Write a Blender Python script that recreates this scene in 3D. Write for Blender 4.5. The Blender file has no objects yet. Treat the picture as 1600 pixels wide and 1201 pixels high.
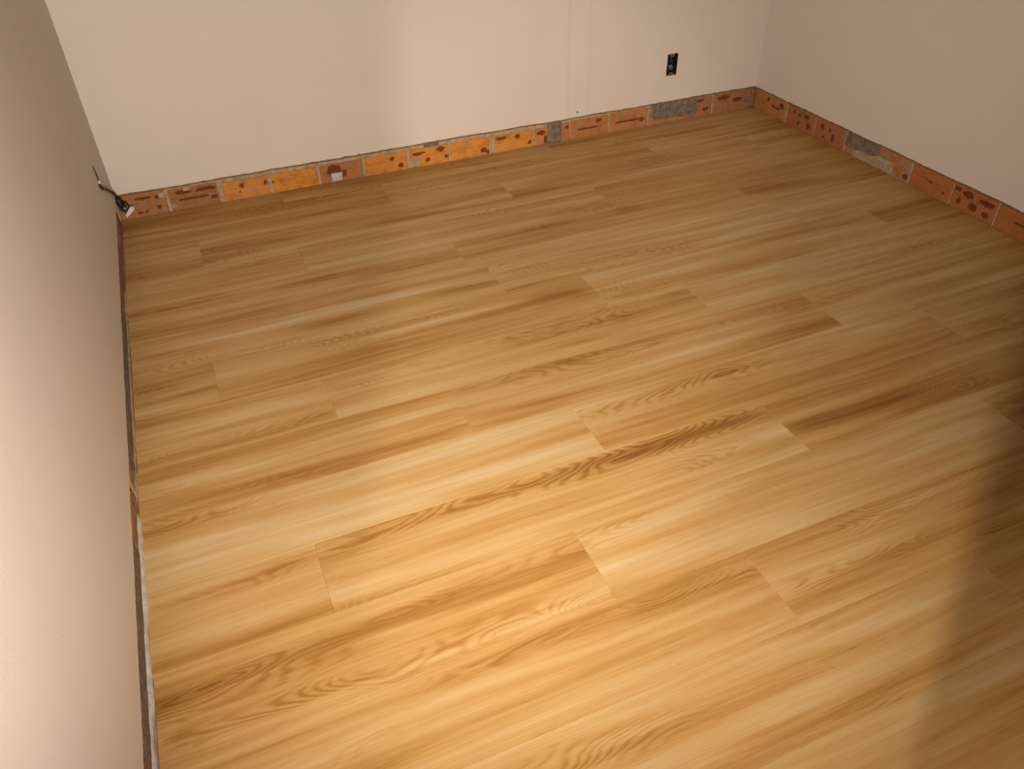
import bpy, bmesh, math, random
from mathutils import Vector, Matrix, noise

scene = bpy.context.scene
col = scene.collection

# ------------------------------------------------------------------ camera
cam_data = bpy.data.cameras.new('camera')
cam_data.sensor_fit = 'HORIZONTAL'
cam_data.sensor_width = 36.0
cam_data.lens = 27.467
cam_data.clip_start = 0.02
cam = bpy.data.objects.new('camera', cam_data)
col.objects.link(cam)
rot = Matrix(((0.92117, 0.25467, -0.29427),
              (-0.38872, 0.56603, -0.72698),
              (-0.01857, 0.78406, 0.62041)))
cam.matrix_world = Matrix.Translation((0.350, -3.198, 1.373)) @ rot.to_4x4()
scene.camera = cam

# ------------------------------------------------------------------ world, lights, exposure
world = bpy.data.worlds.new('world')
scene.world = world
world.use_nodes = True
world.node_tree.nodes['Background'].inputs[0].default_value = (0.02, 0.018, 0.015, 1)
world.node_tree.nodes['Background'].inputs[1].default_value = 0.3
scene.view_settings.view_transform = 'Standard'
scene.view_settings.look = 'None'
scene.view_settings.gamma = 1.0
scene.view_settings.use_curve_mapping = False
scene.view_settings.exposure = 0.0


def flood(name, loc, aim, watts, half_angle, blend, radius, colour):
    d = bpy.data.lights.new(name, 'SPOT')
    d.energy = watts
    d.spot_size = 2 * half_angle
    d.spot_blend = blend
    d.shadow_soft_size = radius
    d.color = colour
    o = bpy.data.objects.new(name, d)
    col.objects.link(o)
    o.location = loc
    o.rotation_euler = (Vector(aim) - Vector(loc)).to_track_quat('-Z', 'Y').to_euler()
    return o


# the hand lamp held in the doorway, the lamp burning further back in the passage, and an added fill spot brightening the near right floor corner
flood('hand_lamp', (0.395, -3.40, 1.07), (1.18, -0.43, 0.48), 283, 0.965, 1.0, 0.014, (1.0, 0.865, 0.73))
flood('passage_lamp', (-0.51, -4.80, 1.45), (1.47, -0.60, 0.0), 275, 0.23, 0.8, 0.05, (1.0, 0.85, 0.66))
flood('corner_fill', (0.335, -3.205, 1.40), (1.42, -3.06, 0.0), 48, 0.46, 1.0, 0.01, (1.0, 0.86, 0.72))
scene.cycles.max_bounces = 5
scene.cycles.diffuse_bounces = 3
scene.cycles.glossy_bounces = 2

# ------------------------------------------------------------------ helpers
W = 2.995          # brick face of the right wall
CEIL = 2.60
FRONT = -3.165     # room side of the wall with the doorway
HALL = -5.60


def tag(o, label=None, cat=None, group=None, kind=None):
    if label: o['label'] = label
    if cat: o['category'] = cat
    if group: o['group'] = group
    if kind: o['kind'] = kind
    return o


def mesh_obj(name, verts, faces, mats, parent=None, mat_idx=None, smooth=False):
    me = bpy.data.meshes.new(name)
    me.from_pydata(verts, [], faces)
    for m in (mats if isinstance(mats, (list, tuple)) else [mats]):
        me.materials.append(m)
    if mat_idx:
        me.polygons.foreach_set('material_index', mat_idx)
    if smooth:
        me.polygons.foreach_set('use_smooth', [True] * len(me.polygons))
    me.update()
    o = bpy.data.objects.new(name, me)
    col.objects.link(o)
    if parent: o.parent = parent
    return o


def bm_obj(name, bm, mats, parent=None, smooth=False):
    me = bpy.data.meshes.new(name)
    bmesh.ops.recalc_face_normals(bm, faces=bm.faces)
    bm.to_mesh(me); bm.free()
    for m in (mats if isinstance(mats, (list, tuple)) else [mats]):
        me.materials.append(m)
    if smooth:
        me.polygons.foreach_set('use_smooth', [True] * len(me.polygons))
    o = bpy.data.objects.new(name, me)
    col.objects.link(o)
    if parent: o.parent = parent
    return o


def add_box(bm, lo, hi):
    vs = [bm.verts.new((x, y, z)) for z in (lo[2], hi[2]) for y in (lo[1], hi[1]) for x in (lo[0], hi[0])]
    for f in ((0, 2, 3, 1), (4, 5, 7, 6), (0, 1, 5, 4), (2, 6, 7, 3), (0, 4, 6, 2), (1, 3, 7, 5)):
        bm.faces.new([vs[i] for i in f])


def add_tube(bm, pts, r, seg=10, caps=True):
    pts = [Vector(p) for p in pts]
    rr = r if isinstance(r, (list, tuple)) else [r] * len(pts)
    rings = []
    up = Vector((0, 0, 1))
    for i, p in enumerate(pts):
        t = (pts[min(i + 1, len(pts) - 1)] - pts[max(i - 1, 0)]).normalized()
        u = t.cross(up)
        if u.length < 1e-3: u = t.cross(Vector((1, 0, 0)))
        u.normalize(); v = t.cross(u)
        rings.append([bm.verts.new(p + (u * math.cos(a) + v * math.sin(a)) * rr[i])
                      for a in [2 * math.pi * k / seg for k in range(seg)]])
    for a, b in zip(rings, rings[1:]):
        for k in range(seg):
            bm.faces.new((a[k], a[(k + 1) % seg], b[(k + 1) % seg], b[k]))
    if caps:
        bm.faces.new(rings[0]); bm.faces.new(rings[-1])


def spline(pts, n=8):
    P = [Vector(p) for p in pts]
    out = []
    for i in range(len(P) - 1):
        p0, p1, p2, p3 = P[max(i - 1, 0)], P[i], P[i + 1], P[min(i + 2, len(P) - 1)]
        for k in range(n):
            t = k / n
            out.append(0.5 * ((2 * p1) + (p2 - p0) * t + (2 * p0 - 5 * p1 + 4 * p2 - p3) * t * t
                              + (3 * p1 - p0 - 3 * p2 + p3) * t ** 3))
    out.append(P[-1])
    return out


# ------------------------------------------------------------------ materials
class NT:
    def __init__(self, name):
        self.m = bpy.data.materials.new(name)
        self.m.use_nodes = True
        self.t = self.m.node_tree
        self.t.nodes.clear()
        self.out = self.t.nodes.new('ShaderNodeOutputMaterial')
        self.b = self.t.nodes.new('ShaderNodeBsdfPrincipled')
        self.t.links.new(self.b.outputs[0], self.out.inputs[0])

    def n(self, typ, **kw):
        nd = self.t.nodes.new(typ)
        for k, v in kw.items():
            if k.startswith('_'):
                setattr(nd, k[1:], v)
            else:
                key = int(k[1:]) if k[0] == 'i' and k[1:].isdigit() else k.replace('__', ' ')
                self.set(nd.inputs[key], v)
        return nd

    def set(self, sock, v):
        if isinstance(v, bpy.types.NodeSocket):
            self.t.links.new(v, sock)
        else:
            sock.default_value = v

    def math(self, op, a, b=None, c=None, clamp=False):
        nd = self.t.nodes.new('ShaderNodeMath'); nd.operation = op; nd.use_clamp = clamp
        for i, v in enumerate((a, b, c)):
            if v is not None: self.set(nd.inputs[i], v)
        return nd.outputs[0]

    def noise(self, vec, scale, detail=2.0, rough=0.5, dist=0.0):
        nd = self.t.nodes.new('ShaderNodeTexNoise')
        self.set(nd.inputs['Vector'], vec)
        nd.inputs['Scale'].default_value = scale
        nd.inputs['Detail'].default_value = detail
        nd.inputs['Roughness'].default_value = rough
        nd.inputs['Distortion'].default_value = dist
        return nd.outputs['Fac']

    def smooth(self, v, lo, hi, a=0.0, b=1.0):
        nd = self.t.nodes.new('ShaderNodeMapRange'); nd.interpolation_type = 'SMOOTHSTEP'
        self.set(nd.inputs[0], v)
        for i, x in enumerate((lo, hi, a, b)): nd.inputs[i + 1].default_value = x
        return nd.outputs[0]

    def mix(self, f, a, b, blend='MIX'):
        nd = self.t.nodes.new('ShaderNodeMix'); nd.data_type = 'RGBA'; nd.blend_type = blend
        self.set(nd.inputs[0], f); self.set(nd.inputs[6], a); self.set(nd.inputs[7], b)
        return nd.outputs[2]

    def coords(self, which='Object'):
        return self.t.nodes.new('ShaderNodeTexCoord').outputs[which]

    def attr(self, name, typ='GEOMETRY'):
        nd = self.t.nodes.new('ShaderNodeAttribute'); nd.attribute_type = typ; nd.attribute_name = name
        return nd

    def bump(self, h, strength, dist):
        nd = self.t.nodes.new('ShaderNodeBump')
        nd.inputs['Strength'].default_value = strength
        nd.inputs['Distance'].default_value = dist
        self.set(nd.inputs['Height'], h)
        self.t.links.new(nd.outputs[0], self.b.inputs['Normal'])

    def p(self, **kw):
        for k, v in kw.items(): self.set(self.b.inputs[k.replace('__', ' ')], v)
        return self.m


def c4(r, g, b): return (r, g, b, 1.0)


def srgb(r, g, b):
    f = lambda v: v / 12.92 if v <= 0.04045 else ((v + 0.055) / 1.055) ** 2.4
    return (f(r / 255), f(g / 255), f(b / 255), 1.0)


def mat_paint():
    n = NT('painted_plaster')
    P = n.coords()
    a = n.noise(P, 2.2, 3, 0.6)
    f = n.noise(P, 160, 3, 0.7)
    g = n.noise(P, 28, 3, 0.6)
    base = n.mix(n.smooth(a, 0.3, 0.7), c4(0.645, 0.585, 0.535), c4(0.67, 0.605, 0.55))
    base = n.mix(n.math('MULTIPLY', n.smooth(f, 0.62, 0.80), 0.25), base, c4(0.53, 0.475, 0.43))
    n.bump(n.math('ADD', n.math('MULTIPLY', f, 0.6), n.math('MULTIPLY', g, 0.8)), 0.10, 0.004)
    return n.p(Base__Color=base, Roughness=0.75, Specular__IOR__Level=0.25)


def mat_simple(name, c1, c2, scale, rough=0.9, bump=0.5, bd=0.003, detail=6):
    n = NT(name)
    P = n.coords()
    a = n.noise(P, scale, detail, 0.65)
    b = n.noise(P, scale * 6, 3, 0.6)
    t = n.math('ADD', n.math('MULTIPLY', a, 0.7), n.math('MULTIPLY', b, 0.3))
    base = n.mix(n.smooth(t, 0.36, 0.64), c1, c2)
    n.bump(t, bump, bd)
    return n.p(Base__Color=base, Roughness=rough, Specular__IOR__Level=0.2)


def mat_plain(name, colr, rough=0.5, spec=0.5):
    n = NT(name)
    f = n.noise(n.coords(), 90, 2, 0.5)
    base = n.mix(n.math('MULTIPLY', f, 0.5), colr, c4(*[x * 0.75 for x in colr[:3]]))
    return n.p(Base__Color=base, Roughness=rough, Specular__IOR__Level=spec)


def mat_brick():
    n = NT('fired_clay')
    P = n.coords()
    oc = n.attr('tone', 'OBJECT').outputs['Fac']
    dirt = n.attr('dirt', 'OBJECT').outputs['Fac']
    red = n.attr('red', 'OBJECT').outputs['Fac']
    seed = n.attr('seed', 'OBJECT').outputs['Fac']
    v = n.n('ShaderNodeVectorMath', _operation='ADD', i0=P,
            i1=n.n('ShaderNodeCombineXYZ', i0=n.math('MULTIPLY', seed, 3.1), i1=seed, i2=n.math('MULTIPLY', seed, 1.7)).outputs[0]).outputs[0]
    chip = n.attr('chip').outputs['Fac']
    a = n.noise(v, 26, 4, 0.65)
    b = n.noise(v, 150, 3, 0.6)
    base = n.mix(oc, srgb(138, 96, 60), srgb(203, 136, 58))
    base = n.mix(red, base, srgb(162, 100, 64))
    base = n.mix(n.smooth(a, 0.40, 0.72, 0, 0.6), base, srgb(150, 88, 42))
    base = n.mix(n.smooth(b, 0.55, 0.8, 0, 0.4), base, srgb(214, 158, 92))
    dm = n.noise(v, 40, 5, 0.7)
    dd = n.math('MULTIPLY', n.smooth(dm, 0.42, 0.62), dirt)
    base = n.mix(dd, base, srgb(150, 132, 112))
    base = n.mix(n.smooth(chip, 0.08, 0.55, 0, 0.92), base, srgb(104, 52, 26))
    n.bump(n.math('ADD', a, n.math('MULTIPLY', b, 0.4)), 0.35, 0.002)
    return n.p(Base__Color=base, Roughness=0.85, Specular__IOR__Level=0.2)


def mat_wood():
    n = NT('oak_print_vinyl')
    P = n.coords()
    sp = n.n('ShaderNodeSeparateXYZ', i0=P)
    X, Y = sp.outputs[0], sp.outputs[1]
    seed = n.attr('seed', 'OBJECT').outputs['Fac']
    tone = n.attr('tone', 'OBJECT').outputs['Fac']
    dark = n.attr('dark').outputs['Fac']
    fig = n.attr('figure').outputs['Fac']
    Z = n.math('MULTIPLY', seed, 5.37)

    def vec(sx, sy, off=0.0, y=Y, x=X):
        return n.n('ShaderNodeCombineXYZ', i0=n.math('MULTIPLY', x, sx), i1=n.math('MULTIPLY', y, sy),
                   i2=n.math('ADD', Z, off)).outputs[0]
    wv = n.noise(vec(1.6, 6.0, 3.0), 1.0, 1, 0.5)
    Yw = n.math('ADD', Y, n.math('MULTIPLY', n.math('SUBTRACT', wv, 0.5), 0.030))
    broad = n.noise(vec(1.15, 19, 0.0, Yw), 1.0, 2, 0.5)
    mid = n.noise(vec(2.4, 62, 9.0, Yw), 1.0, 3, 0.6)
    fine = n.noise(vec(5.0, 330, 17.0, Yw), 1.0, 2, 0.6)
    pore = n.noise(vec(16, 520, 23.0, Yw), 1.0, 1, 0.5)
    # nested arches: contour lines of a stretched height field
    hf = n.noise(vec(2.2, 9.0, 31.0, Yw), 1.0, 1.5, 0.45)
    jit = n.noise(vec(11, 60, 37.0), 1.0, 2, 0.6)
    ph = n.math('ADD', n.math('MULTIPLY', hf, 30.0), n.math('MULTIPLY', jit, 0.9))
    tri = n.math('PINGPONG', ph, 0.5)
    line = n.smooth(tri, 0.12, 0.48)
    mk = n.noise(vec(1.35, 8.0, 47.0), 1.0, 1, 0.5)
    figm = n.math('ADD', n.smooth(mk, 0.56, 0.72, 0.0, 0.7), fig, clamp=True)
    # tone value: 0 = pale, 1 = dark streak
    t = n.math('MULTIPLY', n.math('SUBTRACT', broad, 0.5), 1.15)
    t = n.math('ADD', t, n.math('MULTIPLY', n.math('SUBTRACT', mid, 0.5), 0.55))
    t = n.math('ADD', t, n.math('MULTIPLY', n.math('SUBTRACT', fine, 0.5), 0.32))
    t = n.math('ADD', t, n.math('MULTIPLY', n.math('MULTIPLY', n.math('SUBTRACT', line, 0.35), figm), 0.30))
    t = n.math('ADD', t, n.math('MULTIPLY', figm, 0.10))
    t = n.math('ADD', t, n.math('MULTIPLY', n.smooth(pore, 0.60, 0.74), 0.12))
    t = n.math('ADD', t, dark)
    t = n.math('ADD', t, n.math('ADD', tone, 0.40))
    ramp = n.n('ShaderNodeValToRGB', i0=t)
    cr = ramp.color_ramp
    cr.elements[0].position = 0.0; cr.elements[0].color = srgb(204, 179, 139)
    cr.elements[1].position = 1.0; cr.elements[1].color = srgb(132, 89, 40)
    for pos, cc in ((0.22, srgb(197, 163, 111)), (0.45, srgb(187, 146, 88)), (0.70, srgb(164, 119, 61))):
        e = cr.elements.new(pos); e.color = cc
    sheen = n.noise(vec(60, 700, 3.3), 1.0, 0, 0.5)
    n.bump(n.math('ADD', n.math('MULTIPLY', fine, 0.5), sheen), 0.10, 0.0012)
    rough = n.math('ADD', 0.42, n.math('MULTIPLY', fine, 0.16))
    return n.p(Base__Color=ramp.outputs[0], Roughness=rough, Specular__IOR__Level=0.28)


M_PAINT = mat_paint()
M_RENDER = mat_simple('brown_cement_render', srgb(112, 84, 62), srgb(152, 122, 96), 60, 0.95, 0.8, 0.004)
M_MORTAR = mat_simple('grey_lime_mortar', srgb(148, 128, 104), srgb(186, 166, 138), 45, 0.95, 0.7, 0.003)
M_CEMENT = mat_simple('dark_cement_patch', srgb(100, 88, 78), srgb(134, 120, 108), 40, 0.95, 0.9, 0.004)
M_PALE = mat_simple('pale_grey_filler', srgb(176, 168, 160), srgb(206, 198, 190), 50, 0.9, 0.6, 0.003)
M_SCREED = mat_simple('cement_screed', srgb(128, 116, 104), srgb(160, 148, 134), 12, 0.95, 0.5, 0.003)
M_RAW = mat_simple('raw_cement_render', srgb(84, 76, 68), srgb(104, 95, 86), 6, 0.95, 0.5, 0.004)
M_BRICK = mat_brick()
M_WOOD = mat_wood()
M_BLACK = mat_plain('black_plastic', c4(0.012, 0.011, 0.012), 0.45)
M_DGREY = mat_plain('dark_grey_plastic', c4(0.045, 0.042, 0.042), 0.5)
M_GREYPL = mat_plain('grey_plastic', c4(0.16, 0.145, 0.13), 0.5)
M_WHITE = mat_plain('white_plastic', c4(0.72, 0.68, 0.62), 0.4)
M_STEEL = mat_plain('dull_steel', c4(0.30, 0.29, 0.28), 0.35, 0.8)

# ------------------------------------------------------------------ floor: screed slab with planks on it
bm = bmesh.new()
add_box(bm, (-0.14, FRONT - 0.14, -0.10), (W + 0.14, 0.14, -0.0052))
floor = tag(bm_obj('floor', bm, M_SCREED), 'honey oak wood-look plank floor laid across the empty room', 'floor', kind='structure')

PL, PW = 1.219, 0.2032
SEAM0 = -1.738
# one end joint of every row; row k lies between SEAM0 - k*PW (far seam) and the next seam towards the camera
JOINT = {-9: 0.62, -8: 1.02, -7: 0.265, -6: 0.596, -5: 1.126, -4: 1.178, -3: 0.230, -2: 0.515, -1: 0.831,
         0: 1.112, 1: 0.367, 2: 0.920, 3: 1.236, 4: 0.466, 5: 0.78, 6: 0.15, 7: 0.6}
# streaks and arched figure printed in the planks, plus some pale streaks painting floor shine: x, y centre, half length, half width, darkness, figure, slant
STREAKS = [
    (0.171,-0.048,0.185,0.0383,.22,0,-0.010), (0.440,-0.423,0.176,0.0286,.2,0,-0.107), (0.109,-0.296,0.123,0.0126,.25,0,-0.006),
    (0.140,-0.527,0.162,0.0187,.2,0,-0.120), (0.169,-0.657,0.187,0.0175,.2,0,-0.059), (0.561,-0.779,0.122,0.0205,.15,.4,0.065),
    (0.862,-0.563,0.178,0.0317,.12,.5,-0.035), (0.694,-0.777,0.147,0.0242,.15,.5,-0.064), (1.050,-0.452,0.225,0.0256,.2,0,-0.064),
    (1.503,-0.443,0.206,0.0269,.25,0,0.032), (1.860,-0.219,0.238,0.0309,.2,0,-0.037), (2.504,-0.143,0.228,0.0337,.2,0,-0.039),
    (1.518,-0.743,0.116,0.0269,.12,.5,-0.049), (1.841,-0.749,0.070,0.0277,.22,.2,-0.026), (2.432,-0.804,0.225,0.0365,.18,.2,-0.120),
    (2.908,-1.046,0.138,0.0336,.2,.3,-0.120), (2.839,-1.283,0.165,0.0259,.2,0,-0.120), (1.033,-1.035,0.114,0.0248,.25,0,-0.109),
    (0.587,-1.060,0.111,0.0290,.3,0,-0.061), (0.608,-1.193,0.098,0.0294,.12,.7,0.002), (0.607,-1.246,0.171,0.0129,.3,0,-0.016),
    (0.757,-1.369,0.093,0.0194,.12,.7,-0.120), (0.596,-1.408,0.090,0.0162,.25,.5,-0.016), (0.116,-1.032,0.129,0.0251,.25,.2,-0.120),
    (0.053,-1.188,0.066,0.0200,.25,.5,-0.120), (0.095,-1.353,0.117,0.0135,.2,0,-0.120), (1.327,-1.214,0.128,0.0287,.3,.4,-0.119),
    (1.175,-1.396,0.113,0.0327,.15,.9,0.006), (1.391,-1.396,0.124,0.0335,.15,.9,-0.013), (1.340,-1.493,0.132,0.0120,.2,0,-0.120),
    (1.558,-1.318,0.123,0.0138,.3,0,-0.046), (1.438,-1.534,0.082,0.0095,.2,0,-0.079), (1.854,-1.112,0.117,0.0162,.35,0,-0.019),
    (2.092,-1.316,0.237,0.0353,.2,0,-0.120), (1.684,-1.359,0.056,0.0219,.22,.5,-0.120), (1.915,-1.691,0.196,0.0158,.25,0,-0.024),
    (1.818,-1.809,0.127,0.0184,.2,.7,-0.120), (1.627,-1.791,0.100,0.0242,.2,.9,-0.120), (1.223,-1.795,0.102,0.0267,.25,.9,-0.030),
    (1.391,-1.793,0.083,0.0313,.28,1,0.067), (1.547,-1.796,0.088,0.0299,.22,.8,-0.106), (1.000,-1.687,0.162,0.0120,.22,0,-0.092),
    (0.971,-1.727,0.153,0.0097,.22,0,-0.083), (0.874,-1.554,0.046,0.0109,.28,0,-0.107), (0.137,-1.678,0.150,0.0285,.32,0,-0.104),
    (0.399,-1.705,0.138,0.0327,.32,.3,-0.100), (0.677,-1.712,0.165,0.0301,.34,.3,-0.044), (0.096,-1.503,0.098,0.0182,.25,.5,-0.120),
    (0.278,-1.503,0.101,0.0249,.15,.7,0.035), (0.444,-1.495,0.083,0.0278,.3,.7,0.076), (0.104,-1.984,0.093,0.0165,.2,.4,-0.069),
    (0.277,-1.984,0.097,0.0198,.28,.7,0.068), (0.462,-1.972,0.100,0.0221,.28,1,0.057), (0.647,-1.968,0.104,0.0244,.25,1,-0.014),
    (0.858,-1.974,0.128,0.0282,.25,.9,-0.041), (1.049,-1.971,0.083,0.0291,.22,1,0.099), (1.216,-1.969,0.100,0.0266,.3,1,-0.057),
    (1.443,-1.972,0.142,0.0257,.3,.9,-0.068), (0.986,-1.992,0.125,0.0126,.15,.6,-0.120), (1.682,-2.068,0.110,0.0246,.35,.5,-0.065),
    (1.911,-2.079,0.136,0.0268,.32,.3,-0.086), (2.141,-2.095,0.118,0.0222,.3,.5,-0.051), (1.717,-2.150,0.153,0.0092,.22,0,-0.051),
    (1.387,-2.179,0.126,0.0086,.2,.6,-0.082), (1.054,-2.163,0.144,0.0082,.28,0,-0.024), (1.803,-2.235,0.068,0.0080,.25,0,-0.024),
    (2.465,-1.915,0.114,0.0328,.25,.7,-0.081), (2.266,-1.785,0.094,0.0176,.2,0,-0.120), (1.872,-2.447,0.112,0.0169,.25,.5,-0.001),
    (1.805,-2.522,0.077,0.0177,.2,.8,-0.102), (1.596,-2.469,0.120,0.0113,.22,.6,-0.024), (1.010,-2.389,0.087,0.0154,.32,.8,-0.051),
    (1.169,-2.398,0.088,0.0157,.36,.7,-0.060), (1.303,-2.474,0.073,0.0192,.18,.9,-0.097), (1.476,-2.480,0.111,0.0131,.12,.6,-0.061),
    (1.238,-2.561,0.112,0.0080,.2,.3,-0.117), (1.022,-2.709,0.094,0.0093,.28,.1,-0.056), (1.250,-2.718,0.157,0.0089,.3,0,-0.029),
    (1.279,-2.751,0.069,0.0094,.1,.9,-0.103), (0.058,-2.299,0.048,0.0251,.25,.9,-0.120), (0.189,-2.311,0.095,0.0204,.22,1,-0.104),
    (0.298,-2.302,0.085,0.0168,.22,1,-0.120), (0.424,-2.323,0.054,0.0190,.2,1,-0.120), (0.580,-2.313,0.116,0.0241,.15,1,0.090),
    (0.800,-2.311,0.136,0.0183,.12,.9,-0.120), (0.786,-2.371,0.124,0.0151,.12,.6,-0.046), (0.616,-2.381,0.148,0.0155,.12,.8,0.003),
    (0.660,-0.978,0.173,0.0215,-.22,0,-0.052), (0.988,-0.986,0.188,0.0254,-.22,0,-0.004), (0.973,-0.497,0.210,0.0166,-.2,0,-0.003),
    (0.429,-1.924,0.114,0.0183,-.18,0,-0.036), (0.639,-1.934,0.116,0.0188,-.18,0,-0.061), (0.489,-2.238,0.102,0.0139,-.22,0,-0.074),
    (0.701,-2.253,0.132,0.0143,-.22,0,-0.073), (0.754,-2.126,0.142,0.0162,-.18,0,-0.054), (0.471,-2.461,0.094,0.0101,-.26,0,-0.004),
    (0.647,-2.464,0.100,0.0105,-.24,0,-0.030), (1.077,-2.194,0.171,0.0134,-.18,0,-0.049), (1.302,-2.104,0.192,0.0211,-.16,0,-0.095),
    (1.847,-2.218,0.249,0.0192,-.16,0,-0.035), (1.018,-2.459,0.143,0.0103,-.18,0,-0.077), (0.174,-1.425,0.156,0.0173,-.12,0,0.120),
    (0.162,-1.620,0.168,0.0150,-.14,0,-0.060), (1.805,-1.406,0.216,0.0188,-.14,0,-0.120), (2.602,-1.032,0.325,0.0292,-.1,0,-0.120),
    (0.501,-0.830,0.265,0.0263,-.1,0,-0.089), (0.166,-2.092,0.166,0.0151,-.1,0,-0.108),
]


def make_plank(x0, x1, y0, y1, seed, tone):
    """one plank, local origin at its centre, top at z = 0, small bevel all round"""
    cx, cy = (x0 + x1) / 2, (y0 + y1) / 2
    g = 0.00008
    hx, hy = (x1 - x0) / 2 - g, (y1 - y0) / 2 - g
    bev, th = 0.00035, 0.005
    nx = max(2, int((x1 - x0) / 0.035))
    ny = max(2, int((y1 - y0) / 0.011))
    xs = [-hx] + [-hx + bev + (2 * hx - 2 * bev) * i / nx for i in range(nx + 1)] + [hx]
    ys = [-hy] + [-hy + bev + (2 * hy - 2 * bev) * i / ny for i in range(ny + 1)] + [hy]
    NX, NY = len(xs), len(ys)
    verts, faces = [], []
    for j, y in enumerate(ys):
        for i, x in enumerate(xs):
            edge = i in (0, NX - 1) or j in (0, NY - 1)
            verts.append((x, y, -bev if edge else 0.0))
    for j in range(NY - 1):
        for i in range(NX - 1):
            a = j * NX + i
            faces.append((a, a + 1, a + NX + 1, a + NX))
    b = len(verts)
    corner = [0, NX - 1, NX * NY - 1, NX * (NY - 1)]
    for (x, y) in ((-hx, -hy), (hx, -hy), (hx, hy), (-hx, hy)):
        verts.append((x, y, -th))
    loops = ([i for i in range(NX)], [NX - 1 + j * NX for j in range(NY)],
             [NX * NY - 1 - i for i in range(NX)], [NX * (NY - 1) - j * NX for j in range(NY)])
    for k in range(4):
        faces.append(tuple(reversed(loops[k])) + (b + k, b + (k + 1) % 4))
    faces.append((b + 3, b + 2, b + 1, b))
    o = mesh_obj('floor_plank', verts, faces, M_WOOD, floor)
    o.location = (cx, cy, 0)
    me = o.data
    da = me.attributes.new('dark', 'FLOAT', 'POINT')
    fa = me.attributes.new('figure', 'FLOAT', 'POINT')
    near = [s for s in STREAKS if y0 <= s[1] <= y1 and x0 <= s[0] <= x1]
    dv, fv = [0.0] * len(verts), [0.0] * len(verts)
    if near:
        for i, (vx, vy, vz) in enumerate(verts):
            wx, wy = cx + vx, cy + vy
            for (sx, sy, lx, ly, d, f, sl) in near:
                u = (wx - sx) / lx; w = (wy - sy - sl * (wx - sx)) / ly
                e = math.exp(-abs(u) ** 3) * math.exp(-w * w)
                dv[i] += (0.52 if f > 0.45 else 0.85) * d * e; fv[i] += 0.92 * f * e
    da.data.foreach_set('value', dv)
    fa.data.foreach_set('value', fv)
    o['seed'] = seed
    o['tone'] = tone
    return o


TONE = {(0, 0.0): -0.10, (2, 0.9): -0.08, (1, 1.6): 0.10, (-1, 0.8): -0.03, (3, 1.2): 0.02}
rnd = random.Random(11)
for k in range(-9, 8):
    ya, yb = SEAM0 - k * PW, SEAM0 - (k + 1) * PW      # far, near
    ya = min(ya, -0.002)
    yb = max(yb, FRONT - 0.135)
    if ya - yb < 0.02: continue
    cuts = [JOINT[k] + PL * m for m in range(-2, 4)]
    left = 0.003 + rnd.random() * 0.004
    if k >= 0: left += 0.004
    cuts = [left] + [c for c in cuts if left + 0.06 < c < W - 0.06] + [W - 0.004]
    for a, b in zip(cuts, cuts[1:]):
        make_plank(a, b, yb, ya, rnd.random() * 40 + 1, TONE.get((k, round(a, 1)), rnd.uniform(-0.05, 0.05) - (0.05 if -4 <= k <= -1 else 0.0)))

# ------------------------------------------------------------------ walls
# every wall frame: origin O, along-direction A, outward-into-room direction N


class Frame:
    def __init__(self, O, A, N):
        self.O, self.A, self.N = Vector(O), Vector(A), Vector(N)
        self.flip = self.A.cross(Vector((0, 0, 1))).dot(self.N) < 0

    def pt(self, s, d, z):          # s along the wall, d out of the brick face, z up
        return tuple(self.O + self.A * s + self.N * d + Vector((0, 0, z)))


F_BACK = Frame((0, 0, 0), (1, 0, 0), (0, -1, 0))
F_RIGHT = Frame((W, 0, 0), (0, -1, 0), (-1, 0, 0))
F_LEFT = Frame((0, 0, 0), (0, -1, 0), (1, 0, 0))

SKIN = 0.012


def fq(fr, f):
    return tuple(reversed(f)) if fr.flip else tuple(f)


def masonry(name, fr, length, label, hole=None):
    """mortar body of the wall behind bricks and plaster, with a pocket where a box is let in"""
    core, back = -0.0055, -0.14
    bm = bmesh.new()

    def block(sa, sb, za, zb, d0=back, d1=core):
        p, q = Vector(fr.pt(sa, d0, za)), Vector(fr.pt(sb, d1, zb))
        add_box(bm, [min(p[i], q[i]) for i in range(3)], [max(p[i], q[i]) for i in range(3)])
    lo, hi = -0.14, length + 0.02
    if hole:
        block(lo, hole[0], -0.10, CEIL); block(hole[1], hi, -0.10, CEIL)
        block(hole[0], hole[1], -0.10, hole[2]); block(hole[0], hole[1], hole[3], CEIL)
        block(hole[0], hole[1], hole[2], hole[3], back, -0.06)
    else:
        block(lo, hi, -0.10, CEIL)
    return tag(bm_obj(name, bm, M_MORTAR), label, 'wall', kind='structure')


def edge_z(s, seed, lip):
    n1 = noise.noise(Vector((s * 6.0, seed, 0)))
    n2 = noise.noise(Vector((s * 38.0, seed + 5, 0)))
    n3 = noise.noise(Vector((s * 110.0, seed + 9, 0)))
    return lip + 0.0035 * n1 + 0.0022 * n2 + 0.0016 * max(0, n3)


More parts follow.
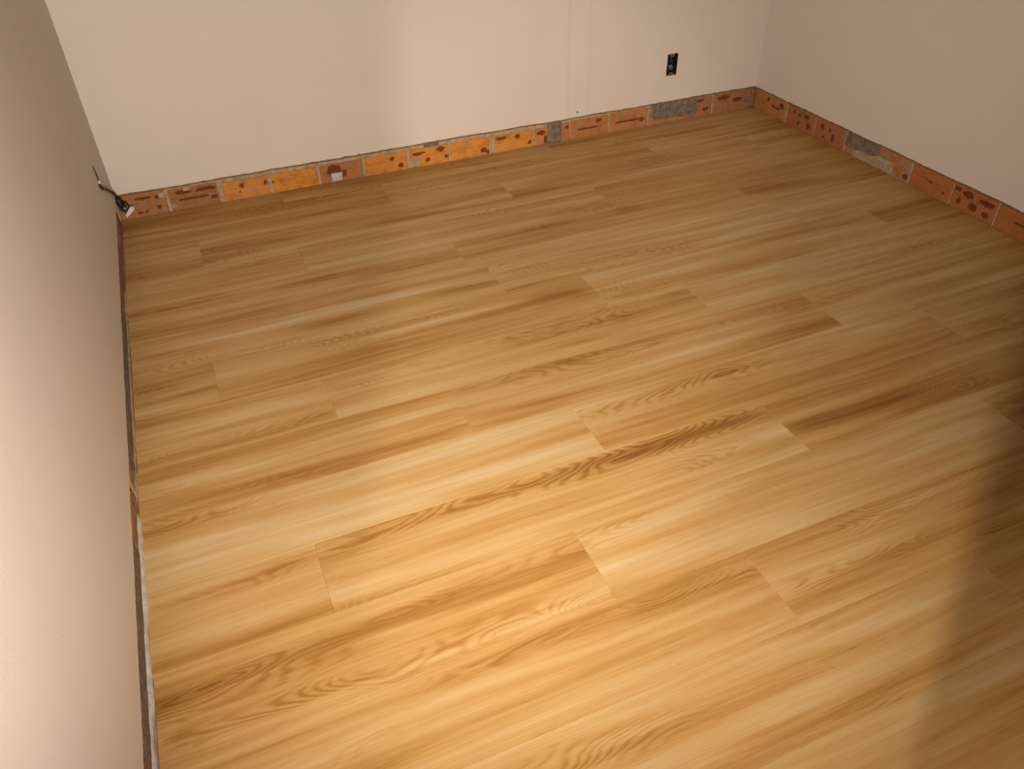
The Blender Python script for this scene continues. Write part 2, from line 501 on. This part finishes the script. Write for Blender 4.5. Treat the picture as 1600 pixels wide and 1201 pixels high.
def plaster(fr, s0, s1, seed, lip, wall, hole=None, relief=None):
    """painted skin with a ragged lower cut, and the brown render coat showing below it"""
    step = 0.006
    S = [s0 + (s1 - s0) * i / int((s1 - s0) / step) for i in range(int((s1 - s0) / step) + 1)]
    if hole:
        S = sorted(set([x for x in S if abs(x - hole[0]) > 0.002 and abs(x - hole[1]) > 0.002] + [hole[0], hole[1]]))
    K = lambda x: SKIN + (relief(x) if relief else 0.0)
    v, f = [], []

    def quad(a, b, c, d):
        i = len(v); v.extend((a, b, c, d)); f.append(fq(fr, (i, i + 1, i + 2, i + 3)))
    rag = lambda x, k: 0.0015 * noise.noise(Vector((x * 90, k, 2.0)))
    for a, b in zip(S, S[1:]):
        za, zb = edge_z(a, seed, lip), edge_z(b, seed, lip)
        mid = (a + b) / 2
        if hole and hole[0] < mid < hole[1]:
            la, lb = hole[2] + rag(a, 1), hole[2] + rag(b, 1)
            ha, hb = hole[3] + rag(a, 7), hole[3] + rag(b, 7)
            quad(fr.pt(a, K(a), za), fr.pt(b, K(b), zb), fr.pt(b, K(b), lb), fr.pt(a, K(a), la))
            quad(fr.pt(a, K(a), ha), fr.pt(b, K(b), hb), fr.pt(b, K(b), CEIL), fr.pt(a, K(a), CEIL))
            quad(fr.pt(a, K(a), la), fr.pt(b, K(b), lb), fr.pt(b, -0.004, lb), fr.pt(a, -0.004, la))
            quad(fr.pt(a, -0.004, ha), fr.pt(b, -0.004, hb), fr.pt(b, K(b), hb), fr.pt(a, K(a), ha))
        else:
            quad(fr.pt(a, K(a), za), fr.pt(b, K(b), zb), fr.pt(b, K(b), CEIL), fr.pt(a, K(a), CEIL))
        quad(fr.pt(a, 0.0, za + 0.002), fr.pt(b, 0.0, zb + 0.002), fr.pt(b, K(b), zb), fr.pt(a, K(a), za))
    if hole:
        for sgn, x in ((1, hole[0]), (-1, hole[1])):
            q = [fr.pt(x, K(x), hole[2]), fr.pt(x, K(x), hole[3]), fr.pt(x, -0.004, hole[3]), fr.pt(x, -0.004, hole[2])]
            quad(*(q if sgn > 0 else q[::-1]))
    o = mesh_obj('plaster', v, f, M_PAINT, wall)
    o['label'] = 'cream painted plaster skin cut off above the bricks'
    # render coat: slightly lower and further in than the paint
    v, f = [], []
    prof = ((0.0100, 0.004), (0.0122, 0.0002), (0.0100, -0.0045), (0.0035, -0.0065), (-0.004, -0.0070))
    for a in S:
        n = noise.noise(Vector((a * 52.0, seed + 21, 0))) * 0.5 + 0.35 * noise.noise(Vector((a * 150.0, seed + 31, 0)))
        drop = 0.0018 + 0.0050 * max(0.0, n)
        z = edge_z(a, seed, lip)
        for d, dz in prof:
            v.append(fr.pt(a, d + (0.0018 * max(0.0, n) if dz > 0 else 0), z + (dz + 1.2 * max(0, n - 0.25) * 0.012 if dz > 0.001 else dz - drop * (1 if dz < 0 else 0))))
    k = len(prof)
    for i in range(len(S) - 1):
        for j in range(k - 1):
            a = i * k + j
            f.append(fq(fr, (a + 1, a + k + 1, a + k, a)))
    r = mesh_obj('render_coat', v, f, M_RENDER, wall, smooth=True)
    r['label'] = 'brown torn edge of the cement render'
    return o


def brick(fr, s0, s1, z1, wall, tone=0.9, dirt=0.0, red=0.0, chips=(), seed=0.0, groove=True):
    """a hollow clay block seen from its face: rounded edges, scored middle line, broken chips"""
    L, H = s1 - s0, z1 + 0.02
    nx, nz = 34, 16
    v, f, ch = [], [], []
    for j in range(nz + 1):
        for i in range(nx + 1):
            u, w = i / nx, j / nz
            s, z = u * L, -0.02 + w * H
            e = min(s, L - s, (z1 - z))
            d = 0.0012 * noise.noise(Vector((s * 30 + seed * 3, z * 40, seed)))
            if e < 0.004: d -= (0.004 - e) * 0.7
            c = 0.0
            if groove and abs(z - z1 * 0.52) < 0.0035: d -= 0.0018; c += 0.10
            for (cu, cz, ru, rz, dep) in chips:
                q = ((s - cu * L) / ru) ** 2 + ((z - cz) / rz) ** 2
                q += 0.55 * noise.noise(Vector((s * 120, z * 120, seed + cu * 9)))
                if q < 1.25:
                    k = min(1.0, max(0.0, (1.25 - q) / 0.6))
                    d -= 0.62 * dep * k; c = max(c, k)
            v.append((s, d, z)); ch.append(c)
    for j in range(nz):
        for i in range(nx):
            a = j * (nx + 1) + i
            f.append((a, a + 1, a + nx + 2, a + nx + 1))
    # returns into the wall
    ring = [i for i in range(nx + 1)] + [nx + (nx + 1) * j for j in range(1, nz + 1)] + \
           [(nx + 1) * nz + i for i in range(nx - 1, -1, -1)] + [(nx + 1) * j for j in range(nz - 1, 0, -1)]
    b = len(v)
    for i in ring:
        v.append((v[i][0], -0.030, v[i][2])); ch.append(0.3)
    for k in range(len(ring)):
        k2 = (k + 1) % len(ring)
        f.append((ring[k2], ring[k], b + k, b + k2))
    f.append(tuple(b + k for k in range(len(ring))))
    pts = [fr.pt(s0 + s, d, z) for (s, d, z) in v]
    o = mesh_obj('brick', pts, [fq(fr, x) for x in f], M_BRICK, wall, smooth=False)
    at = o.data.attributes.new('chip', 'FLOAT', 'POINT')
    at.data.foreach_set('value', ch)
    for kk, vv in (('tone', tone), ('dirt', dirt), ('red', red), ('seed', float(seed))): o[kk] = vv
    return o


def lump(name, fr, s0, s1, z0, z1, dep, mat, wall, seed, label=None):
    """a smear of mortar with an uneven outline and surface"""
    nx, nz = 26, 14
    v, f = [], []
    for j in range(nz + 1):
        for i in range(nx + 1):
            u, w = i / nx * 2 - 1, j / nz * 2 - 1
            n1 = noise.noise(Vector((u * 2.2 + seed, w * 2.2, seed * 2)))
            n2 = noise.noise(Vector((u * 7 + seed, w * 5, seed * 3)))
            rim = max(abs(u), abs(w)) ** 6
            kx = 1 + 0.16 * n1 * abs(w); kz = 1 + 0.10 * n2 * abs(u)
            s = (s0 + s1) / 2 + (s1 - s0) / 2 * u * kx
            z = (z0 + z1) / 2 + (z1 - z0) / 2 * w * kz
            d = dep * (1 - rim) * (0.75 + 0.5 * n1 + 0.35 * n2) - 0.003 * rim
            v.append(fr.pt(s, d, z))
    for j in range(nz):
        for i in range(nx):
            a = j * (nx + 1) + i
            f.append(fq(fr, (a, a + 1, a + nx + 2, a + nx + 1)))
    o = mesh_obj(name, v, f, mat, wall, smooth=True)
    if label: o['label'] = label
    return o


# ---- back wall
HOLE = (2.451, 2.507, 0.224, 0.322)
wall_back = masonry('wall_back', F_BACK, W, 'cream back wall with a raw strip of orange bricks along its foot', HOLE)


def trowel_ridges(x):
    """two low trowel steps where a chase has been filled"""
    r = 0.0
    for x0, hgt, run in ((1.935, 0.0017, 0.016), (2.035, 0.0011, 0.020)):
        if x0 - 0.16 < x <= x0: r += hgt * ((x - x0 + 0.16) / 0.16) ** 2
        elif x0 < x < x0 + run: r += hgt * (1 - (x - x0) / run)
    return r


plaster(F_BACK, -0.002, W + 0.002, 1.3, 0.1055, wall_back, HOLE, trowel_ridges)
BZ = 0.0775
# s0, s1, top, tone, dirt, red, chips
BACK = [
    (0.004, 0.186, 0.094, 0.28, 0.55, 0.10, ((0.55, 0.072, 0.030, 0.006, 0.004), (0.85, 0.070, 0.012, 0.008, 0.003), (0.55, 0.018, 0.007, 0.004, 0.004), (0.42, 0.017, 0.010, 0.003, 0.003), (0.82, 0.028, 0.008, 0.007, 0.003))),
    (0.198, 0.384, 0.086, 0.12, 0.35, 0.20, ((0.30, 0.070, 0.035, 0.006, 0.003), (0.75, 0.068, 0.040, 0.007, 0.003), (0.5, 0.040, 0.060, 0.004, 0.002), (0.9, 0.030, 0.012, 0.006, 0.003))),
    (0.402, 0.586, 0.078, 0.92, 0.30, 0.0, ((0.42, 0.055, 0.009, 0.009, 0.004), (0.35, 0.028, 0.004, 0.004, 0.004), (0.93, 0.050, 0.006, 0.010, 0.003))),
    (0.598, 0.788, BZ, 1.0, 0.0, 0.0, ((0.03, 0.045, 0.004, 0.004, 0.003),)),
    (0.800, 0.980, BZ, 0.45, 0.30, 0.55, ((0.32, 0.050, 0.030, 0.022, 0.005), (0.55, 0.030, 0.012, 0.014, 0.004))),
    (0.994, 1.178, BZ, 1.0, 0.05, 0.0, ((0.64, 0.055, 0.009, 0.009, 0.006), (0.84, 0.022, 0.012, 0.008, 0.005))),
    (1.190, 1.370, BZ, 0.96, 0.10, 0.0, ((0.22, 0.058, 0.030, 0.006, 0.004), (0.80, 0.062, 0.018, 0.010, 0.005), (0.46, 0.024, 0.010, 0.008, 0.006), (0.94, 0.025, 0.008, 0.006, 0.004))),
    (1.380, 1.562, BZ, 1.0, 0.05, 0.0, ((0.85, 0.022, 0.014, 0.011, 0.006), (0.97, 0.012, 0.008, 0.009, 0.004))),
    (1.588, 1.776, 0.076, 0.98, 0.08, 0.0, ((0.16, 0.062, 0.028, 0.006, 0.005), (0.60, 0.058, 0.012, 0.010, 0.006), (0.92, 0.020, 0.008, 0.010, 0.004))),
    (1.786, 1.852, 0.074, 0.80, 0.25, 0.2, ((0.5, 0.055, 0.022, 0.010, 0.004), (0.85, 0.020, 0.010, 0.018, 0.005))),
    (1.918, 1.962, 0.080, 0.50, 0.30, 0.4, ((0.7, 0.060, 0.010, 0.008, 0.004),)),
    (1.970, 2.164, 0.084, 0.55, 0.35, 0.40, ((0.45, 0.038, 0.060, 0.003, 0.003), (0.75, 0.068, 0.016, 0.006, 0.003))),
    (2.172, 2.378, 0.086, 0.58, 0.40, 0.35, ((0.5, 0.040, 0.070, 0.003, 0.003), (0.85, 0.034, 0.014, 0.008, 0.003))),
    (2.388, 2.560, 0.080, 0.45, 0.8, 0.3, ()),
    (2.572, 2.742, 0.092, 0.30, 0.55, 0.5, ((0.60, 0.075, 0.024, 0.006, 0.003), (0.8, 0.030, 0.020, 0.008, 0.003))),
    (2.752, 2.985, 0.092, 0.10, 0.50, 0.6, ((0.25, 0.070, 0.034, 0.010, 0.004), (0.6, 0.050, 0.030, 0.010, 0.003), (0.85, 0.075, 0.020, 0.006, 0.003))),
]
for i, (a, b, zt, tone, dirt, red, chips) in enumerate(BACK):
    brick(F_BACK, a, b, zt, wall_back, tone, dirt, red, chips, seed=1.7 + i * 2.3)
lump('mortar_patch', F_BACK, 1.850, 1.922, -0.004, 0.100, 0.005, M_CEMENT, wall_back, 3.1, 'dark grey mortar smeared across the joint')
lump('mortar_patch', F_BACK, 2.390, 2.668, 0.012, 0.102, 0.004, M_CEMENT, wall_back, 7.7, 'large dark cement smear over the bricks')
lump('mortar_patch', F_BACK, 0.842, 0.892, 0.000, 0.038, 0.008, M_PALE, wall_back, 5.2, 'pale mortar lump')
lump('mortar_patch', F_BACK, 1.190, 1.240, 0.002, 0.040, 0.006, M_MORTAR, wall_back, 8.4, 'grey mortar lump')
lump('mortar_patch', F_BACK, 0.255, 0.285, 0.072, 0.094, 0.004, M_MORTAR, wall_back, 9.3, 'small mortar blob')
lump('mortar_patch', F_BACK, 0.196, 0.218, 0.010, 0.030, 0.004, M_MORTAR, wall_back, 2.6, 'small mortar blob')
lump('mortar_patch', F_BACK, 0.160, 0.186, 0.060, 0.085, 0.003, M_MORTAR, wall_back, 6.6, 'small mortar blob')
lump('mortar_patch', F_BACK, 1.258, 1.325, 0.080, 0.098, 0.003, M_CEMENT, wall_back, 11.0, 'grey cement smear')

# ---- right wall
wall_right = masonry('wall_right', F_RIGHT, -FRONT, 'cream right wall with reddish bricks exposed along its foot')
plaster(F_RIGHT, 0.004, -FRONT, 4.1, 0.1035, wall_right)
RIGHT = [
    (0.004, 0.236, 0.094, 0.55, 0.40, 0.20, ((0.45, 0.066, 0.010, 0.009, 0.005), (0.88, 0.062, 0.016, 0.012, 0.006), (0.7, 0.044, 0.030, 0.004, 0.003))),
    (0.256, 0.446, 0.092, 0.20, 0.15, 0.75, ((0.25, 0.066, 0.007, 0.008, 0.006), (0.44, 0.062, 0.008, 0.008, 0.006), (0.70, 0.068, 0.018, 0.010, 0.006), (0.45, 0.026, 0.008, 0.009, 0.006), (0.80, 0.030, 0.012, 0.014, 0.007))),
    (0.456, 0.646, 0.092, 0.18, 0.15, 0.75, ((0.22, 0.060, 0.009, 0.014, 0.007), (0.48, 0.058, 0.007, 0.008, 0.006), (0.62, 0.030, 0.010, 0.016, 0.007), (0.30, 0.020, 0.008, 0.006, 0.004))),
    (0.660, 0.838, 0.092, 0.2, 0.9, 0.3, ()),
    (0.848, 1.022, 0.092, 0.40, 0.75, 0.2, ((0.93, 0.022, 0.014, 0.010, 0.006),)),
    (1.036, 1.236, 0.090, 0.62, 0.05, 0.85, ((0.5, 0.046, 0.05, 0.003, 0.003), (0.85, 0.030, 0.006, 0.006, 0.004))),
    (1.244, 1.440, 0.090, 0.45, 0.10, 0.80, ((0.10, 0.074, 0.014, 0.008, 0.006), (0.35, 0.066, 0.024, 0.012, 0.006), (0.78, 0.066, 0.034, 0.010, 0.006), (0.52, 0.030, 0.017, 0.013, 0.008), (0.82, 0.024, 0.014, 0.010, 0.007), (0.18, 0.030, 0.007, 0.012, 0.006))),
    (1.450, 1.642, 0.090, 0.45, 0.05, 0.9, ((0.5, 0.046, 0.06, 0.003, 0.003),)),
]
s = 1.654
while s < -FRONT - 0.05:
    RIGHT.append((s, min(s + 0.19, -FRONT - 0.005), 0.090, 0.5, 0.2, 0.7, ((0.4, 0.06, 0.012, 0.01, 0.005),)))
    s += 0.202
for i, (a, b, zt, tone, dirt, red, chips) in enumerate(RIGHT):
    brick(F_RIGHT, a, b, zt, wall_right, tone, dirt, red, chips, seed=60.3 + i * 2.9)
lump('mortar_patch', F_RIGHT, 0.655, 0.850, 0.030, 0.099, 0.004, M_CEMENT, wall_right, 13.7, 'grey violet cement smear over the brick')
lump('mortar_patch', F_RIGHT, 0.700, 0.960, -0.002, 0.052, 0.003, M_MORTAR, wall_right, 17.2, 'tan mortar smear')
lump('mortar_patch', F_BACK, 2.935, 3.000, -0.004, 0.102, 0.006, M_RENDER, wall_back, 19.1, 'mortar filling the room corner')

# ---- left wall
wall_left = masonry('wall_left', F_LEFT, -FRONT + 0.135, 'cream left wall seen edge-on beside the camera')
plaster(F_LEFT, 0.010, -FRONT + 0.135, 8.8, 0.100, wall_left)
s, i = 0.012, 0
rl = random.Random(5)
while s < -FRONT:
    e = min(s + 0.19, -FRONT + 0.13)
    tone = 0.25 if s < 1.3 else 0.5
    brick(F_LEFT, s, e, 0.088, wall_left, tone * 0.5, 1.0 if not 1.55 < s < 1.85 else 0.6, 0.25,
          ((rl.random(), 0.05, 0.014, 0.012, 0.005), (rl.random(), 0.03, 0.010, 0.008, 0.005)), seed=120.1 + i * 1.9)
    s += 0.202; i += 1
for k, (a, b, z0, z1, m) in enumerate(((0.30, 0.74, 0.0, 0.094, M_RENDER), (0.72, 1.06, 0.0, 0.094, M_CEMENT), (1.00, 1.30, 0.0, 0.095, M_CEMENT), (1.26, 1.58, 0.0, 0.092, M_CEMENT), (1.80, 2.12, 0.002, 0.096, M_CEMENT), (2.06, 2.36, 0.002, 0.096, M_CEMENT), (2.30, 2.75, 0.002, 0.096, M_RENDER), (2.70, 3.15, 0.002, 0.096, M_CEMENT))):
    lump('mortar_patch', F_LEFT, a, b, z0, z1, 0.004, m, wall_left, 23.3 + k * 3.7, 'grey cement smeared over the bricks')


def bead(s0, s1, width, mat, seed):
    """a pale ridge of filler lying in the gap between planks and wall"""
    n = int((s1 - s0) / 0.012)
    v, f = [], []
    for i in range(n + 1):
        s = s0 + (s1 - s0) * i / n
        w = width * (0.75 + 0.55 * noise.noise(Vector((s * 9, seed, 0))) + 0.2 * noise.noise(Vector((s * 40, seed, 3))))
        taper = min(1.0, (s - s0) / 0.03, (s1 - s) / 0.05)
        w = max(0.0008, w * taper)
        for d, z in ((-0.002, 0.012), (w * 0.45, 0.0075), (w * 0.9, 0.0032), (w, -0.004)):
            v.append(F_LEFT.pt(s, d, z))
    for i in range(n):
        for j in range(3):
            a = i * 4 + j
            f.append(fq(F_LEFT, (a + 1, a + 5, a + 4, a)))
    o = mesh_obj('filler_bead', v, f, mat, wall_left, smooth=True)
    o['label'] = 'pale grey filler ridge beside the planks'


bead(1.68, 3.05, 0.011, M_PALE, 2.0)
bead(0.58, 1.66, 0.006, M_MORTAR, 6.0)

# ---- wall with the doorway, passage behind it, ceiling
bm = bmesh.new()
add_box(bm, (0.75, FRONT - 0.135, -0.10), (W + 0.14, FRONT, CEIL))
add_box(bm, (-0.14, FRONT - 0.135, 2.12), (0.75, FRONT, CEIL))
tag(bm_obj('wall_front', bm, M_PAINT), 'cream painted wall with the open doorway at the camera', 'wall', kind='structure')
bm = bmesh.new()
add_box(bm, (-1.64, HALL - 0.1, CEIL), (W + 0.14, 0.14, CEIL + 0.12))
tag(bm_obj('ceiling', bm, M_RAW), 'raw grey cement ceiling over the room and passage', 'ceiling', kind='structure')
bm = bmesh.new()
add_box(bm, (-1.50, HALL, -0.10), (2.2, FRONT - 0.141, -0.001))
tag(bm_obj('floor_passage', bm, M_SCREED), 'bare cement floor of the passage behind the doorway', 'floor', kind='structure')
bm = bmesh.new()
add_box(bm, (-1.64, HALL - 0.1, -0.10), (2.34, HALL, CEIL))
tag(bm_obj('wall_passage_end', bm, M_RAW), 'raw grey wall closing the far side of the passage', 'wall', kind='structure')
bm = bmesh.new()
add_box(bm, (-1.64, HALL, -0.10), (-1.50, -3.165, CEIL))
tag(bm_obj('wall_passage_left', bm, M_RAW), 'raw grey wall closing the left end of the passage', 'wall', kind='structure')
bm = bmesh.new()
add_box(bm, (2.20, HALL, -0.10), (2.34, FRONT - 0.136, CEIL))
tag(bm_obj('wall_passage_right', bm, M_RAW), 'raw grey wall closing the right end of the passage', 'wall', kind='structure')
bm = bmesh.new()
add_box(bm, (-1.50, FRONT - 0.135, -0.10), (-0.141, FRONT, CEIL))
tag(bm_obj('wall_passage_return', bm, M_RAW), 'raw grey wall left of the doorway on the passage side', 'wall', kind='structure')

# ------------------------------------------------------------------ empty socket box in the back wall
root = bpy.data.objects.new('electrical_box', None)
col.objects.link(root)
root.location = (2.479, -SKIN, 0.273)
tag(root, 'empty black electrical box sunk into the cream back wall', 'electrical box')
hw, hh, dp = 0.0275, 0.0485, 0.046


def part(name, bm, mat, parent, smooth=False, label=None):
    o = bm_obj(name, bm, mat, parent, smooth)
    if label: o['label'] = label
    return o


bm = bmesh.new()
w0, t0 = hw, 0.0022
for lo, hi in (((-w0, 0.001, -hh), (-w0 + t0, dp, hh)), ((w0 - t0, 0.001, -hh), (w0, dp, hh)),
               ((-w0, 0.001, -hh), (w0, dp, -hh + t0)), ((-w0, 0.001, hh - t0), (w0, dp, hh)),
               ((-w0, dp - t0, -hh), (w0, dp, hh))):
    add_box(bm, lo, hi)
shell = part('box_shell', bm, M_BLACK, root)
for zc in (-0.0415, 0.0415):
    bm = bmesh.new()
    add_box(bm, (-0.009, 0.002, zc - 0.006), (0.009, 0.0075, zc + 0.006))
    lug = part('screw_lug', bm, M_GREYPL, root)
    bm = bmesh.new()
    add_tube(bm, [(0, 0.0012, zc), (0, 0.004, zc)], 0.0028, 10)
    s_ = part('screw_hole', bm, M_BLACK, lug)
bm = bmesh.new()
add_tube(bm, [(0.008, dp - 0.002, -0.016), (0.008, 0.024, -0.017), (0.0075, 0.012, -0.018)], [0.0105, 0.0105, 0.0100], 16, caps=True)
cd = part('conduit_end', bm, M_GREYPL, root, True, 'grey conduit end')
bm = bmesh.new()
add_tube(bm, [(0.0075, 0.0116, -0.018), (0.0075, 0.0108, -0.018)], 0.0065, 14)
part('conduit_bore', bm, M_DGREY, cd)
for k, (x, z) in enumerate(((-0.010, 0.012), (0.004, 0.020), (0.012, 0.006))):
    bm = bmesh.new()
    add_tube(bm, spline([(x * 0.3, dp - 0.004, 0.036), (x, 0.030, z + 0.012), (x * 1.1, 0.020, z - 0.006), (x * 0.6, 0.030, z - 0.02)], 6), 0.0018, 8)
    part('wire', bm, M_DGREY, root, True)
for (x, z, dx, dz) in ((0.004, 0.0475, 0.006, 0.0035), (-0.018, -0.0455, 0.007, 0.003), (0.012, -0.046, 0.010, 0.0035)):
    bm = bmesh.new()
    add_box(bm, (x - dx, -0.0002, z - dz), (x + dx, 0.010, z + dz))
    bmesh.ops.bevel(bm, geom=bm.edges[:] , offset=0.0015, segments=2, affect='EDGES')
    part('plaster_crumb', bm, M_RENDER, root, True)

# small plug hole left in the wall
bm = bmesh.new()
add_tube(bm, [(0, -0.0012, 0), (0, 0.010, 0)], 0.0042, 14)
plug = bm_obj('wall_plug', bm, M_DGREY, None, True)
plug.location = (1.994, -SKIN, 0.127)
tag(plug, 'tiny dark screw plug in the back wall just above the bricks', 'wall plug')

# ------------------------------------------------------------------ loose cable at the left corner
X = SKIN
root = bpy.data.objects.new('electrical_cable', None)
col.objects.link(root)
root.location = (0.03, -0.03, 0.06)
tag(root, 'loose black cable with a white end hanging at the left corner of the room', 'cable')
R0 = Vector(root.location)
loc = lambda pts: [Vector(p) - R0 for p in pts]
bm = bmesh.new()
add_tube(bm, loc(spline([(X + 0.001, -0.346, 0.354), (X + 0.004, -0.348, 0.330), (X + 0.004, -0.350, 0.300)], 6)), [0.0008] + [0.0012 + 0.00012 * i for i in range(11)] + [0.0022], 8)
part('black_wire', bm, M_BLACK, root, True)
bm = bmesh.new()
add_tube(bm, loc(spline([(X + 0.004, -0.350, 0.302), (X + 0.005, -0.353, 0.292), (X + 0.004, -0.352, 0.282)], 6)), 0.0026, 8)
part('white_wire', bm, M_WHITE, root, True, 'short white stretch of wire')
bm = bmesh.new()
add_tube(bm, loc(spline([(X + 0.003, -0.358, 0.290), (X + 0.006, -0.335, 0.268), (X + 0.006, -0.250, 0.232), (X + 0.007, -0.120, 0.165), (X + 0.008, -0.045, 0.118), (0.020, -0.022, 0.095)], 8)), 0.0046, 10)
part('sheathed_cable', bm, M_BLACK, root, True)
bm = bmesh.new()
pts = spline([(0.008, 0.004, 0.108), (0.020, -0.022, 0.088), (0.030, -0.040, 0.066)], 10)
add_tube(bm, loc(pts), [0.0120 + 0.0018 * (i % 2) for i in range(len(pts))], 16)
cdt = part('corrugated_conduit', bm, M_BLACK, root, False, 'black ribbed conduit stub')
for k, (a, b, c) in enumerate((((0.026, -0.034, 0.080), (0.036, -0.052, 0.078), (0.040, -0.045, 0.058)),
                               ((0.018, -0.036, 0.074), (0.020, -0.058, 0.066), (0.034, -0.050, 0.052)),
                               ((0.022, -0.030, 0.088), (0.044, -0.046, 0.086), (0.050, -0.040, 0.066)))):
    bm = bmesh.new()
    add_tube(bm, loc(spline([a, b, c], 7)), 0.0030, 8)
    part('wire_loop', bm, (M_BLACK, M_DGREY, M_BLACK)[k], root, True)
bm = bmesh.new()
d = Vector((0.035, -0.052, 0.067))
add_tube(bm, loc([d + Vector((0.0, 0.004, 0.002)), d + Vector((0.0, -0.003, -0.001))]), 0.0052, 12)
part('wire_cap', bm, M_STEEL, root, True, 'shiny grey wire cap')
bm = bmesh.new()
vs = [(-0.017, -0.006, -0.010), (0.017, -0.006, 0.016), (0.017, -0.006, 0.030), (0.006, -0.006, 0.030), (-0.017, -0.006, 0.004)]
f0 = [bm.verts.new(Vector(p)) for p in vs]
f1 = [bm.verts.new(Vector(p) + Vector((0.003, 0.009, 0.0))) for p in vs]
bm.faces.new(f0); bm.faces.new(f1[::-1])
for k in range(5):
    bm.faces.new((f0[k], f1[k], f1[(k + 1) % 5], f0[(k + 1) % 5]))
bmesh.ops.transform(bm, matrix=Matrix.Translation(Vector((0.048, -0.050, 0.040)) - R0), verts=bm.verts)
part('white_connector', bm, M_WHITE, root, False, 'white plastic connector at the cable end')
